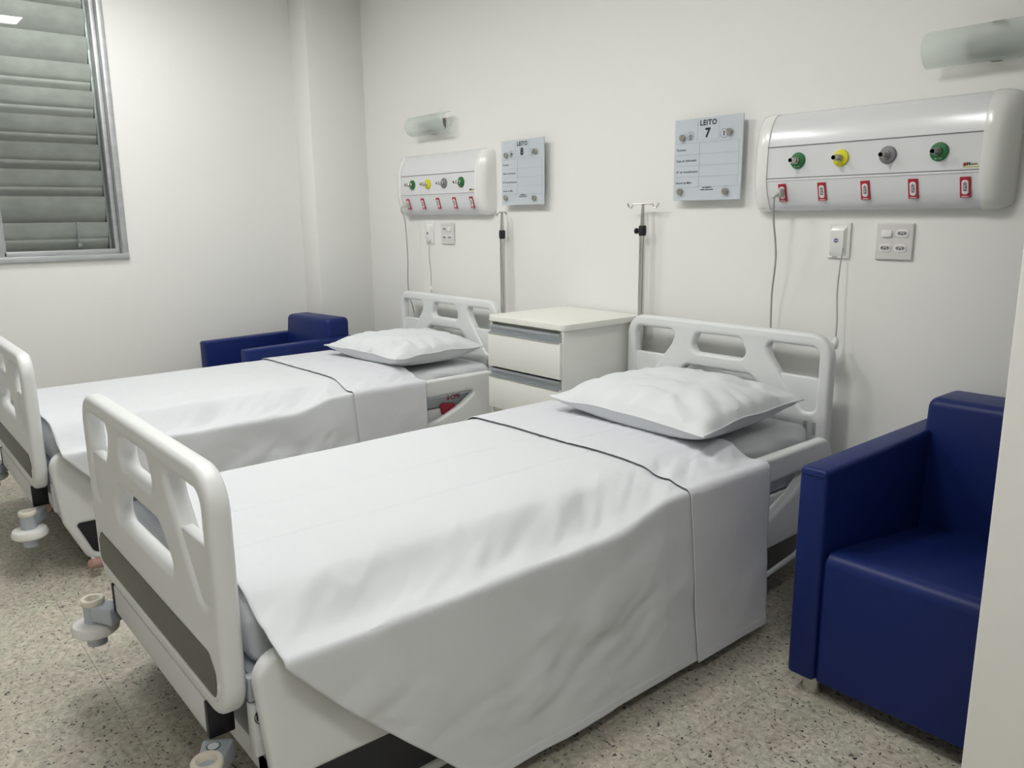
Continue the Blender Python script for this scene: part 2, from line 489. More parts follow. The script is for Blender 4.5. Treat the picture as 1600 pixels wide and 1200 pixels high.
# ceiling lights
for i, (lx, ly, lw, ll) in enumerate(CEILING_LIGHTS):
    t = thing('ceiling_light', ('slim white ceiling light panel between the two beds', 'slim white ceiling light panel nearest the louvred window', 'slim white ceiling light panel above the bed nearest the camera', 'slim white ceiling light panel above the viewer by the partition wall')[i], 'ceiling light', (lx, ly, CEIL), group='ceiling light panels')
    a, b = lw / 2, ll / 2
    link_mesh('frame', boxes([(-a - .015, -a, -b - .015, b + .015, -.02, 0), (a, a + .015, -b - .015, b + .015, -.02, 0), (-a, a, -b - .015, -b, -.02, 0), (-a, a, b, b + .015, -.02, 0)]), M['lampframe'], t)
    link_mesh('diffuser', box(-a, a, -b, b, -.014, -.004), M['lamp'], t, smooth=False)

# ------------------------------------------------------------------ hospital beds
def board_mesh(yc, top, thick=.046):
    """headboard / footboard; coordinates: u across, v = height"""
    H = .515
    z = lambda d: top + d
    out = fillet([(-.475, z(-H)), (.475, z(-H)), (.475, z(0)), (-.475, z(0))], .085, 10)
    holes = [fillet([(-.105, z(-.048)), (.105, z(-.048)), (.138, z(-.128)), (-.138, z(-.128))], .028),
             fillet([(-.15, z(-.185)), (.15, z(-.185)), (.262, z(-.29)), (-.262, z(-.29))], .035)]
    for s in (-1, 1):
        h = [(s * .212, z(-.048), .04), (s * .428, z(-.048), .03), (s * .428, z(-.285), .035), (s * .375, z(-.285), .03), (s * .232, z(-.105), .08)]
        holes.append(fillet(h if s < 0 else h[::-1], .03))
    return out, holes

def bed(c, dz, which, hbz, fbz):
    root = thing('hospital_bed', which, 'bed', (c, -1.2, 0), group='white hospital beds')
    inv = Matrix.Translation((-c, 1.2, 0))
    def P(name, me, m, par=None, label=None):
        if par is None: o = link_mesh(name, me, m, root, inv=inv)
        else: o = link_mesh(name, me, m, par)
        if label: o['label'] = label
        return o
    cx = lambda x: c + x
    for name, yc, top, inner in (('headboard', -.101, hbz, -1), ('footboard', -2.277, fbz, 1)):
        out, holes = board_mesh(yc, top)
        hb = P(name, plate(out, holes, .046, .014, lambda u, v, w: (c + u, yc + w, v), 3), M['plastic'])
        # closed lower corner panels inside the side openings, with a lip
        for s in (-1, 1):
            pl = fillet([(s * .436, top - .293, .03), (s * .372, top - .293, .03), (s * .266, top - .160, .0), (s * .436, top - .160, .0)][::(1 if s < 0 else -1)], .02)
            P('corner_panel', plate(pl, [], .028, .006, lambda u, v, w: (c + u, yc + w, v)), M['plastic'], hb)
        if name == 'footboard':
            b0 = top - .515
            ins = fillet([(-.435, b0 + .047), (.435, b0 + .047), (.435, b0 + .105), (.405, b0 + .137), (-.405, b0 + .137), (-.435, b0 + .105)], .02)
            P('insert_panel', plate(ins, [], .004, .001, lambda u, v, w: (c + u, yc - .0235 + w, v)), M['insert'], hb, 'grey insert panel along the foot of the board')
            lip = fillet([(-.452, b0 + .030), (.452, b0 + .030), (.452, b0 + .110), (.414, b0 + .150), (-.414, b0 + .150), (-.452, b0 + .110)], .03)
            # raised rim only along the bottom and ends of the insert
            rim = fillet([(-.445, b0 + .135, 0), (-.445, b0 + .036, .062), (.445, b0 + .036, .062), (.445, b0 + .135, 0)], 0, 8)
            P('insert_rim', tube([(c + u, yc - (.0205 if v < b0 + .11 else .006), v) for u, v in rim], .006, 8), M['plastic'], hb)
        else:
            for sx in (.395, .43):
                P('slot', box(cx(sx) - .007, cx(sx) + .007, yc - .0255, yc - .022, top - .365, top - .318, bev=.001), M['recess'], hb)
    z = lambda v: v + dz
    # deck and frames
    P('deck', box(cx(-.44), cx(.44), -2.235, -.14, z(.385), z(.418), bev=.006), M['steel'])
    for s in (-1, 1):
        sb = P('deck_side_bar', box(cx(s * .455) - .012, cx(s * .455) + .012, -2.252, -.135, z(.378), z(.43), bev=.004), M['steel'])
        P('lower_side_bar', box(cx(s * .462) - .016, cx(s * .462) + .016, -2.252, -.2, z(.262), z(.374), bev=.004), M['steelw'])
        for yy in ((-.80, -1.55, -2.05) if s > 0 else (-1.55, -2.05)):
            P('rail_hinge', box(cx(s * .468) - (0 if s > 0 else .03), cx(s * .468) + (.03 if s > 0 else 0), yy - .03, yy + .03, z(.30), z(.40), bev=.006), M['steel'])
    P('lower_end_beam', box(cx(-.345), cx(.345), -2.300, -2.25, z(.266), z(.345), bev=.004), M['steelw'])
    for s in (-1, 1):
        P('beam_end_cap', box(cx(s * .3535) - .009, cx(s * .3535) + .009, -2.302, -2.248, z(.264), z(.346), bev=.003), M['black'])
    P('lower_head_beam', box(cx(-.44), cx(.44), -.20, -.14, z(.26), z(.34), bev=.006), M['steelw'])
    for lx in (-.27, .27):
        for ly in (-1.85, -.55):
            P('lift_leg', box(cx(lx) - .03, cx(lx) + .03, ly - .05, ly + .05, z(.12), z(.385), bev=.006), M['steel'])
    P('base_frame', boxes([(cx(-.40), cx(-.34), -2.2, -.22, .13, .19), (cx(.34), cx(.40), -2.2, -.22, .13, .19), (cx(-.40), cx(.40), -2.2, -2.13, .13, .19), (cx(-.40), cx(.40), -.29, -.22, .13, .19), (cx(-.34), cx(.34), -1.3, -1.2, .13, .19)], bev=.006), M['steelw'])
    for s in (-1, 1):
        for yy in (-2.14, -.28):
            k = P('caster', lathe([(.022, .13), (.03, .128), (.03, .105), (.012, .10)], (cx(s * .37), yy, 0)), M['steelw'])
            P('fork', boxes([(cx(s * .37) - .022, cx(s * .37) - .016, yy - .02, yy + .045, .05, .11), (cx(s * .37) + .016, cx(s * .37) + .022, yy - .02, yy + .045, .05, .11), (cx(s * .37) - .022, cx(s * .37) + .022, yy - .02, yy + .02, .098, .11)], bev=.002), M['steelw'], k)
            P('wheel', lathe([(.0, -.015), (.035, -.015), (.05, -.012), (.0525, -.005), (.0525, .005), (.05, .012), (.035, .015), (0, .015)], (cx(s * .37), yy + .02, .0525), (1, 0, 0), 28), M['rubber'], k)
            if yy < -1 and s > 0:
                P('pedal_lever', tube([(cx(.40), yy + .01, .105), (cx(.50), -2.155, .055), (cx(.585), -2.160, .048)], .007, 8), M['steelw'], k)
                P('pedal', lathe([(.010, -.026), (.0165, -.024), (.018, -.012), (.018, .012), (.0165, .024), (.010, .026)], (cx(.60), -2.160, .050), (.35, -.9, .25), 20), M['pedal'], k, 'dusty red brake pedal')
    P('brake_lever', tube([(cx(.04), -2.16, .16), (cx(.04), -2.185, .130)], .008, 8), M['steelw'])
    P('brake_pedal', lathe([(.010, -.030), (.0175, -.028), (.019, -.012), (.019, .012), (.0175, .028), (.010, .030)], (cx(.04), -2.20, .12), (.8, -.45, .3), 20), M['pedal'], None, 'dusty red brake pedal')
    # bumper rollers with pole sockets at the foot corners
    for s in (-1, 1):
        bx_, by_ = cx(s * .443), -2.336
        zb = z(.197)
        q0 = Vector((cx(s * .372), -2.288)); q1 = Vector((bx_, by_)); dd = (q1 - q0).normalized(); nn = Vector((-dd.y, dd.x))
        ol = [tuple(q0 + nn * .032), tuple(q0 - nn * .032), tuple(q1 - nn * .022), tuple(q1 + nn * .022)]
        br = P('bumper_bracket', plate(fillet(ol, .006), [], .045, .006, lambda u, v, w: (u, v, zb + .048 + w)), M['steel'])
        P('socket_tube', lathe([(.026, -.05), (.026, .075), (.019, .075), (.019, .0), (0, 0)], (bx_, by_, zb), n=28), M['steel'], br)
        P('socket_ring', lathe([(.0285, .068), (.0305, .071), (.0305, .082), (.0285, .085), (.020, .085), (.0185, .082), (.0185, .04), (.0, .04)], (bx_, by_, zb), n=32), M['ivory'], br)
        P('bumper_roller', lathe([(.027, -.018), (.050, -.018), (.060, -.010), (.062, .002), (.056, .014), (.045, .018), (.027, .018)], (bx_, by_, zb), n=36), M['plasticw'], br)
        if s > 0:
            P('sticker', lathe([(.014, 0), (.014, .0006)], (bx_ - s * .052, -2.305, zb + .0705)), M['teal'], br)
            P('sticker_face', lathe([(.0115, 0), (.0115, .0012)], (bx_ - s * .052, -2.305, zb + .0705)), M['paper'], br)
    # side rails
    head_out = fillet([(-.165, z(.49), .04), (-.205, z(.537), .04), (-1.08, z(.537), .05), (-1.12, z(.30), .1), (-1.02, z(.10), .05), (-.56, z(.115), .3), (-.27, z(.150), .06), (-.185, z(.24), .08)], .04, 8)
    lens_h = fillet([(-.30, z(.452), .012), (-.40, z(.385), .2), (-.55, z(.325), .3), (-.75, z(.300), .3), (-.98, z(.305), .05), (-.98, z(.442), .03)], .03, 8)
    low_h = fillet([(-.285, z(.225), .012), (-.62, z(.218), .1), (-.98, z(.215), .02), (-.95, z(.118), .03), (-.56, z(.135), .1), (-.36, z(.160), .05)], .02)
    foot_out = fillet([(-2.262, z(.497), .055), (-1.37, z(.497), .05), (-1.30, z(.30), .1), (-1.42, z(.075), .06), (-2.165, z(.058), .06), (-2.236, z(.225), .08)], .04, 8)
    lens_f = fillet([(-2.135, z(.418), .01), (-1.46, z(.43), .03), (-1.46, z(.305), .05), (-1.72, z(.295), .3), (-1.92, z(.325), .3), (-2.06, z(.365), .2)], .03, 8)
    low_f = fillet([(-2.196, z(.216), .010), (-1.44, z(.205), .03), (-1.47, z(.10), .03), (-2.143, z(.086), .03)], .02)
    for s in (-1, 1):
        xr = cx(s * .508)
        for out, lens, low, y0, y1 in ((head_out, lens_h, low_h, -1.10, -.18), (foot_out, lens_f, low_f, -2.25, -1.32)):
            if s < 0 and out is head_out: continue
            rail = P('side_rail', plate(out, [lens, low], .042, .014, lambda u, v, w: (xr + w, u, v), 3), M['plastic'])
            P('dark_panel', plate([(u * 1.0, v) for u, v in low], [], .012, .001, lambda u, v, w: (xr + s * .006 + w, u, v)), M['navy'], rail, 'black film panel low in the rail')
    return root, P

bed7, P7 = bed(-1.8695, 0.0, 'white hospital bed nearest the camera, below the LEITO 7 sign', .878, .858)
bed8, P8 = bed(-3.734, -.026, 'white hospital bed by the window wall, below the LEITO 8 sign', .860, .835)
C7, C8 = -1.8695, -3.734
# markings on the beds
xs = C7 + .4785
P7('sticker', plate(rrect(-2.251, -2.222, .300, .368, .004), [], .0012, .0002, sidexf(xs)), M['paper'])
ringm = bmesh.new()
P7('sticker_ring', plate([(-2.2355 + .0145 * math.cos(a * .2618), .350 + .016 * math.sin(a * .2618)) for a in range(24)], [[(-2.2355 + .0127 * math.cos(a * .2618), .350 + .0142 * math.sin(a * .2618)) for a in range(24)]], .001, .0002, sidexf(xs + .001)), M['ink'])
ringm.free()
P7('sticker_letter', text_mesh('R', .022, lambda u, v, w: (xs + .0014 + w, -2.247 + u, .344 + v), bold=.0006), M['ink'])
P7('sticker_letter', text_mesh('C', .022, lambda u, v, w: (xs + .0014 + w, -2.236 + u, .336 + v), bold=.0006), M['wred'])
xs8 = C8 + .4675
P8('lettering', text_mesh('\u2193CPR', .034, lambda u, v, w: (xs8 + .0006 + w, -.458 + u, .381 + v), bold=.0008), M['cprred'], None, 'red arrow and CPR lettering')
P8('release_handle', plate(fillet([(-.505, .362), (-.485, .372), (-.44, .366), (-.415, .366), (-.408, .320), (-.495, .312)], .012), [], .02, .006, sidexf(C8 + .480)), M['cprred'], None, 'red release handle inside the rail')

# ------------------------------------------------------------------ mattresses
def fbm(x, y, z, o=3):
    v = 0; a = 1; f = 1
    for _ in range(o):
        v += a * noise.noise(Vector((x * f, y * f, z * f))); a *= .5; f *= 2.03
    return v

def mattress(c, dz, label):
    bm = bmesh.new(); nx, ny = 26, 60
    X0, X1, Y0, Y1, Z0, Z1 = -.43, .43, -2.225, -.135, .420 + dz, .556 + dz
    # rounded box from a superellipse cross-section, many segments
    sec = fillet([(X0, Z0, .025), (X1, Z0, .025), (X1, Z1, .045), (X0, Z1, .045)], .04, 6)
    pts = []
    for a, b in zip(sec, sec[1:] + sec[:1]):
        d = math.dist(a, b); k = max(1, int(d / .035))
        for i in range(k): pts.append((a[0] + (b[0] - a[0]) * i / k, a[1] + (b[1] - a[1]) * i / k))
    rows = []
    ys = [Y0, Y0 + .006, Y0 + .02, Y0 + .045] + [Y0 + .045 + (Y1 - Y0 - .09) * i / ny for i in range(1, ny)] + [Y1 - .045, Y1 - .02, Y1 - .006, Y1]
    zc = (Z0 + Z1) / 2
    for y in ys:
        e = min(y - Y0, Y1 - y); sh = 0
        if e < .045: sh = .045 - math.sqrt(max(0, .045 ** 2 - (.045 - e) ** 2))
        row = []
        for x, zz in pts:
            xx = x * (1 - sh * .5 / .43); z2 = zc + (zz - zc) * (1 - sh * .6 / .07)
            n = fbm(xx * 4 + c, y * 4, zz * 9, 3) * .006
            side = abs(x) > .41
            if side: n += .008 * math.sin(y * 22 + zz * 60 + 3 * fbm(y * 3, c, 0))
            out = Vector((xx, 0, z2 - zc)).normalized()
            row.append(bm.verts.new((c + xx + (n if side else 0) * (1 if x > 0 else -1), y, z2 + (0 if side else n * .6))))
        rows.append(row)
    m = len(pts)
    for A, B in zip(rows, rows[1:]):
        for i in range(m):
            j = (i + 1) % m; bm.faces.new((A[i], A[j], B[j], B[i]))
    bm.faces.new(rows[0][::-1]); bm.faces.new(rows[-1])
    o = link_mesh('mattress', me_from(bm), M['fitted'])
    return tag(o, label, 'mattress', 'sheet-covered mattresses')
mattress(C7, 0, 'mattress in a pale fitted sheet on the bed nearest the camera')
mattress(C8, -.026, 'mattress in a pale fitted sheet on the bed by the window wall')

# ------------------------------------------------------------------ bed sheets
def resample(pts, n):
    P = catmull([(p[0], p[1], 0) for p in pts], 12)
    L = [0]
    for a, b in zip(P, P[1:]): L.append(L[-1] + (b - a).length)
    out = []; k = 0
    for i in range(n):
        t = L[-1] * i / (n - 1)
        while k < len(L) - 2 and L[k + 1] < t: k += 1
        f = (t - L[k]) / max(1e-9, L[k + 1] - L[k])
        out.append((P[k].lerp(P[k + 1], f), t))
    return out, L[-1]

SEC = [(-.458, .40), (-.456, .46), (-.452, .51), (-.44, .542), (-.415, .562), (-.37, .574), (-.2, .579), (0, .581), (.2, .584), (.34, .584), (.405, .576), (.455, .562), (.515, .552), (.550, .5475), (.5705, .5462), (.5742, .5435), (.5762, .538), (.5782, .52), (.583, .43), (.592, .25), (.606, .045)]

def smooth01(t): t = max(0., min(1., t)); return t * t * (3 - 2 * t)

def sheet(c, dz, label, seed, hem8):
    root = thing('top_sheet', label, 'bed sheet', (c, -1.3, .58 + dz), group='white top sheets')
    inv = Matrix.Translation((-c, 1.3, -.58 - dz))
    def build(name, yh, yf, lift, nu, nv, m, band):
        sec, L = resample(SEC, nv)
        bm = bmesh.new(); rows = []
        top_i = [i for i, (p, t) in enumerate(sec) if p.y > .538]
        s_r = max(sec[i][1] for i in top_i); s_l = min(sec[i][1] for i in top_i)
        for iv, (p, t) in enumerate(sec):
            a = sec[max(iv - 1, 0)][0]; b = sec[min(iv + 1, nv - 1)][0]
            tg = (b - a).normalized(); nr = Vector((-tg.y, tg.x))     # outward normal
            dr = max(0., t - s_r); dl = max(0., s_l - t)
            y_f = yf + (dr * .86 if not band else dr * .05)
            y_h = yh - (dr * .02) if not band else yh - .05 * dr
            row = []
            for iu in range(nu):
                u = iu / (nu - 1)
                y = y_f + (y_h - y_f) * u
                drop = smooth01(dr / .12)
                crest = math.exp(-((t - s_r + .10) / .085) ** 2)
                n = .0016 * fbm(p.x * 5, y * 3 + seed, .3, 2)
                # soft wrinkles along the mattress edge
                w1 = fbm(y * 5.5 + seed + p.x * 6, p.x * 5 + y * 1.5, seed * 1.7, 3)
                rg = 1 - 2.2 * abs(fbm(y * 4.2 + seed * 2 + p.x * 3.5, p.x * 3 - y * 1.2, seed, 2))
                n += crest * (.017 * w1 + .010 * rg)
                # long diagonal swags on the hanging side
                w2 = fbm(y * 3.4 + dr * 3.2 + seed, dr * 4.6 - y * 1.4, seed, 3)
                w3 = math.sin(y * 7.5 + dr * 7 + seed * 2 + 2.2 * w2)
                hang = smooth01(dr / .30)
                amp = (.018 * w2 + .004 * w3) * (1 - .55 * smooth01((t - L + .22) / .2)) * (.25 * drop + .75 * hang)
                if band: amp *= .45
                n += amp
                n += dl * .02 * math.sin(y * 9 + seed)
                # pressed fold lines
                for (xa, wd_) in ((-.03, .005), (.21, .005)) if not band else ((.1, .004),):
                    n -= .0026 * math.exp(-((p.x - xa) / wd_) ** 2) * (1 if dr == 0 else 0)
                if band: n += .0011 * math.sin(p.x * 120) * math.exp(-((y + .80) / .1) ** 2) * (1 - drop)
                if not band and -1.14 < y and t > s_l: n -= .0008
                # keep the cloth outside the rail
                off = lift + max(n, -.011 - .5 * lift) if dr > 0 else lift + n
                # turned hem
                if t > L - .022: off += .0012
                low = -.046 * smooth01((-1.12 - y) / .22) * smooth01((p.x - .40) / .13) * smooth01((p.y - .05) / .4)
                row.append(bm.verts.new((c + p.x + nr.x * off, y, p.y + dz + nr.y * off + low)))
            rows.append(row)
        for A, B in zip(rows, rows[1:]):
            for i in range(nu - 1): bm.faces.new((A[i], A[i + 1], B[i + 1], B[i]))
        me = me_from(bm)
        o = link_mesh(name, me, m, root, inv=inv)
        for q in me.polygons: q.use_smooth = True
        sd = o.modifiers.new('thickness', 'SOLIDIFY'); sd.thickness = .0016; sd.offset = 1
        return o
    build('cover', -.66, -2.222, .004, 170, 460, M['sheet'], False)
    bnd = build('turned_down_band', -.655, -1.045, .0125, 70, 460, M['sheet2'], True)
    return root
sheet(C7, 0.0, 'white top sheet with turned-down band on the bed nearest the camera', 1.3, False)
sheet(C8, -.026, 'white top sheet with turned-down band on the bed by the window wall', 7.9, True)

# ------------------------------------------------------------------ pillows
def pillow(label, corners, zb, hgt, seed):
    """corners FL, FR, BR, BL in world xy"""
    FL, FR, BR, BL = [Vector((*p, 0)) for p in corners]
    cen = (FL + FR + BR + BL) / 4
    root = thing('pillow', label, 'pillow', (cen.x, cen.y, zb), group='white pillows')
    n = 44; bm = bmesh.new(); V = {}
    def pos(i, j, side):
        u, v = i / n * 2 - 1, j / n * 2 - 1
        # pincushion edges
        k = .075
        uu = u * (1 - k * (1 - v * v) * abs(u) ** 2); vv = v * (1 - k * (1 - u * u) * abs(v) ** 2)
        a, b = (uu + 1) / 2, (vv + 1) / 2
        p = FL * (1 - a) * (1 - b) + FR * a * (1 - b) + BR * a * b + BL * (1 - a) * b
        e = max(0, (1 - abs(u) ** 2.4)) ** .5 * max(0, (1 - abs(v) ** 2.4)) ** .5
        d = min(1 - abs(u), 1 - abs(v))
        wr = fbm(u * 2.4 + seed, v * 2.4, seed, 3) * .014 * e
        ang = math.atan2(v, u); rad = math.hypot(u, v)
        wr += .009 * math.sin(ang * 17 + 3 * fbm(u * 2, v * 2, seed)) * smooth01((rad - .55) / .35) * e ** .4
        seam = .062 + .010 * noise.noise(Vector((u * 2 + seed, v * 2, 0)))
        # corners droop a little, edges lift
        if side > 0: z = seam + (hgt - seam) * e + wr
        else: z = seam - (seam - .002) * min(1, e * 1.6)
        return (p.x - cen.x, p.y - cen.y, max(.0005, z))
    for side in (1, -1):
        for i in range(n + 1):
            for j in range(n + 1):
                edge = i in (0, n) or j in (0, n)
                if edge and side < 0: V[(i, j, -1)] = V[(i, j, 1)]
                else: V[(i, j, side)] = bm.verts.new(pos(i, j, side))
        for i in range(n):
            for j in range(n):
                q = [V[(i, j, side)], V[(i + 1, j, side)], V[(i + 1, j + 1, side)], V[(i, j + 1, side)]]
                bm.faces.new(q if side > 0 else q[::-1])
    rim = [pos(i, 0, 1) for i in range(n)] + [pos(n, j, 1) for j in range(n)] + [pos(n - i, n, 1) for i in range(n)] + [pos(0, n - j, 1) for j in range(n)]
    me = me_from(bm)
    o = link_mesh('pillowcase', me, M['pillow'], root)
    for q in me.polygons: q.use_smooth = True
    link_mesh('piping', tube(rim + rim[:1], .0032, 6), M['pillow'], root)
    return root
pillow('plump white pillow on the bed nearest the camera', [(-2.115, -.80), (-1.395, -.84), (-1.455, -.18), (-2.11, -.16)], .588, .150, 2.0)
pillow('plump white pillow on the bed by the window wall', [(-3.945, -.775), (-3.285, -.735), (-3.315, -.17), (-3.93, -.18)], .562, .140, 5.0)

# ------------------------------------------------------------------ armchairs
def armchair(label, loc, rz, W, Dp, arm, aw, seat, back, bt):
    root = thing('armchair', label, 'armchair', loc, rz, group='navy armchairs')
    a, d = W / 2, Dp / 2
    fh = .05
    def puff(me, k, cx, cz):
        return me
    for s in (-1, 1):
        x0, x1 = (-a, -a + aw) if s < 0 else (a - aw, a)
        bm = bmesh.new(); add_box(bm, x0, x1, -d, d, fh, arm, bev=.012, seg=3)
        # subtle padding on the arm top
        ar = link_mesh('arm', me_from(bm), M['leather'], root)
        link_mesh('seam', tube([(x0 + .008, -d - .0005, arm - .016), ((x0 + x1) / 2, -d - .001, arm - .017), (x1 - .008, -d - .0005, arm - .016)], .0018, 6), M['leather'], ar)
    # seat: front drops to the floor, top slopes back
    bm = bmesh.new()
    prof = fillet([(-d + .004, fh + .002, .01), (-d + .004, seat, .035), (d - bt - .0, seat - .085, .01), (d - bt, fh + .002, .01)], .02, 6)
    n = len(prof); xs_ = [-a + aw + .001, -a + aw + .012] + [(-a + aw) + (W - 2 * aw) * k / 10 for k in range(1, 10)] + [a - aw - .012, a - aw - .001]
    rows = []
    for i, x in enumerate(xs_):
        e = .010 if i in (0, len(xs_) - 1) else 0
        t = 1 - (x / (a - aw)) ** 2
        rows.append([bm.verts.new((x, y + (e if y < -d + .05 else 0), z - (e if z > fh + .1 else 0) + (.012 * t if z > seat - .1 and y > -d + .05 else 0))) for y, z in prof])
    for A, B in zip(rows, rows[1:]):
        for i in range(n):
            j = (i + 1) % n; bm.faces.new((A[i], A[j], B[j], B[i]))
    bm.faces.new(rows[0][::-1]); bm.faces.new(rows[-1])
    link_mesh('seat', me_from(bm), M['leather'], root)
    # backrest, leaning slightly, softly crowned
    bm = bmesh.new(); add_box(bm, -a + .05, a - .05, d - bt - .02, d - .004, seat - .12, back, bev=.028, seg=4)
    for v in bm.verts:
        t = (v.co.z - seat) / (back - seat)
        if v.co.y < d - bt / 2: v.co.y += .03 * t - .012 * (1 - (v.co.x / (a - .05)) ** 2)
        if v.co.z > back - .05: v.co.z += .012 * (1 - (v.co.x / a) ** 2)
    link_mesh('backrest', me_from(bm), M['leather'], root)
    for sx in (-1, 1):
        for sy in (-1, 1):
            link_mesh('foot', lathe([(.026, 0), (.027, .004), (.024, .03), (.024, .058)], (sx * (a - .055), sy * (d - .045), 0), n=24), M['chrome'], root)
    return root
armchair('navy leatherette armchair cut off by the white partition at right', (-1.06 + .36, -.467, 0), 0, .72, .815, .650, .078, .432, .742, .20)
armchair('navy leatherette armchair in the corner below the window wall', (-4.51, -.785, 0), R(7), .55, .72, .600, .075, .40, .705, .17)

# ------------------------------------------------------------------ bedside cabinet
cb = thing('bedside_cabinet', 'white two-drawer bedside cabinet standing between the two beds', 'cabinet', (-2.603, -.26, 0))
link_mesh('top', plate(fillet([(-.255, -.245, .03), (.255, -.245, .03), (.255, .245, .004), (-.255, .245, .004)], .01), [], .026, .002, lambda u, v, w: (u, v, .847 + w)), M['meltop'], cb)
x0, x1, y0, y1 = -.241, .241, -.236, .238
link_mesh('side_panel', box(x0, x0 + .016, y0, y1, .03, .834, bev=.001), M['melamine'], cb)
link_mesh('side_panel', box(x1 - .016, x1, y0, y1, .03, .834, bev=.001), M['melamine'], cb)
link_mesh('back_panel', box(x0 + .016, x1 - .016, y1 - .008, y1, .03, .834), M['melamine'], cb)
link_mesh('shelf', box(x0 + .016, x1 - .016, y0 + .004, y1 - .008, .415, .433, bev=.001), M['melamine'], cb)
link_mesh('bottom_panel', box(x0 + .016, x1 - .016, y0 + .004, y1 - .008, .05, .068, bev=.001), M['melamine'], cb)
link_mesh('plinth', box(x0 + .016, x1 - .016, y0 + .03, y0 + .045, .002, .05), M['melamine'], cb)
link_mesh('inner_rail', box(x0 + .016, x1 - .016, y0 + .03, y0 + .045, .795, .834), M['melamine'], cb)
for sx in (-1, 1):
    for sy in (-1, 1):
        link_mesh('foot', lathe([(.018, 0), (.018, .03)], (sx * .22, sy * .20, 0), n=16), M['black'], cb)
for (zt, zb_) in ((.824, .630), (.625, .438)):
    dr = link_mesh('drawer', box(x0 + .003, x1 - .003, y0 - .016, y0, zb_, zt - .040, bev=.0012), M['melamine'], cb)
    hp = bmesh.new()
    add_box(hp, x0 + .008, x1 - .008, y0 - .004, y0 + .001, zt - .040, zt - .006)
    add_box(hp, x0 + .008, x1 - .008, y0 - .020, y0 + .001, zt - .042, zt - .037)
    add_box(hp, x0 + .008, x1 - .008, y0 - .014, y0 + .001, zt - .008, zt - .003)
    add_box(hp, x0 + .008, x1 - .008, y0 - .016, y0 - .013, zt - .013, zt - .003)
    link_mesh('handle_profile', me_from(hp), M['handle'], dr)

# ------------------------------------------------------------------ wall consoles
def gas_outlet(parent, x, y, z, m, mark):
    o = link_mesh('gas_outlet', lathe([(.028, 0), (.0285, .004), (.026, .008), (.014, .010), (.013, .012)], (x, y, z), (0, -1, 0), 32), m, parent)
    link_mesh('spigot', lathe([(.012, .008), (.012, .018), (.0095, .020), (.0095, .026), (.011, .028), (.011, .034), (.0085, .036), (.0085, .052), (.0065, .054), (.0055, .050), (0, .050)], (x, y, z), (0, -1, 0), 20), M['chrome'], o)
    link_mesh('bore', lathe([(.0058, .0508), (0, .0508)], (x, y, z), (0, -1, 0), 16), M['black'], o)
    if mark:
        link_mesh('mark', text_mesh(mark, .009, lambda u, v, w: (x + u, y - .0083 - w, z + .016 + v), 'CENTER', .0003), M['ink'] if m is M['yellow'] else M['paper'], o)
        link_mesh('mark_bar', box(x - .010, x + .010, y - .0088, y - .0078, z - .0215, z - .0185), M['ink'] if m is M['yellow'] else M['paper'], o)
    return o

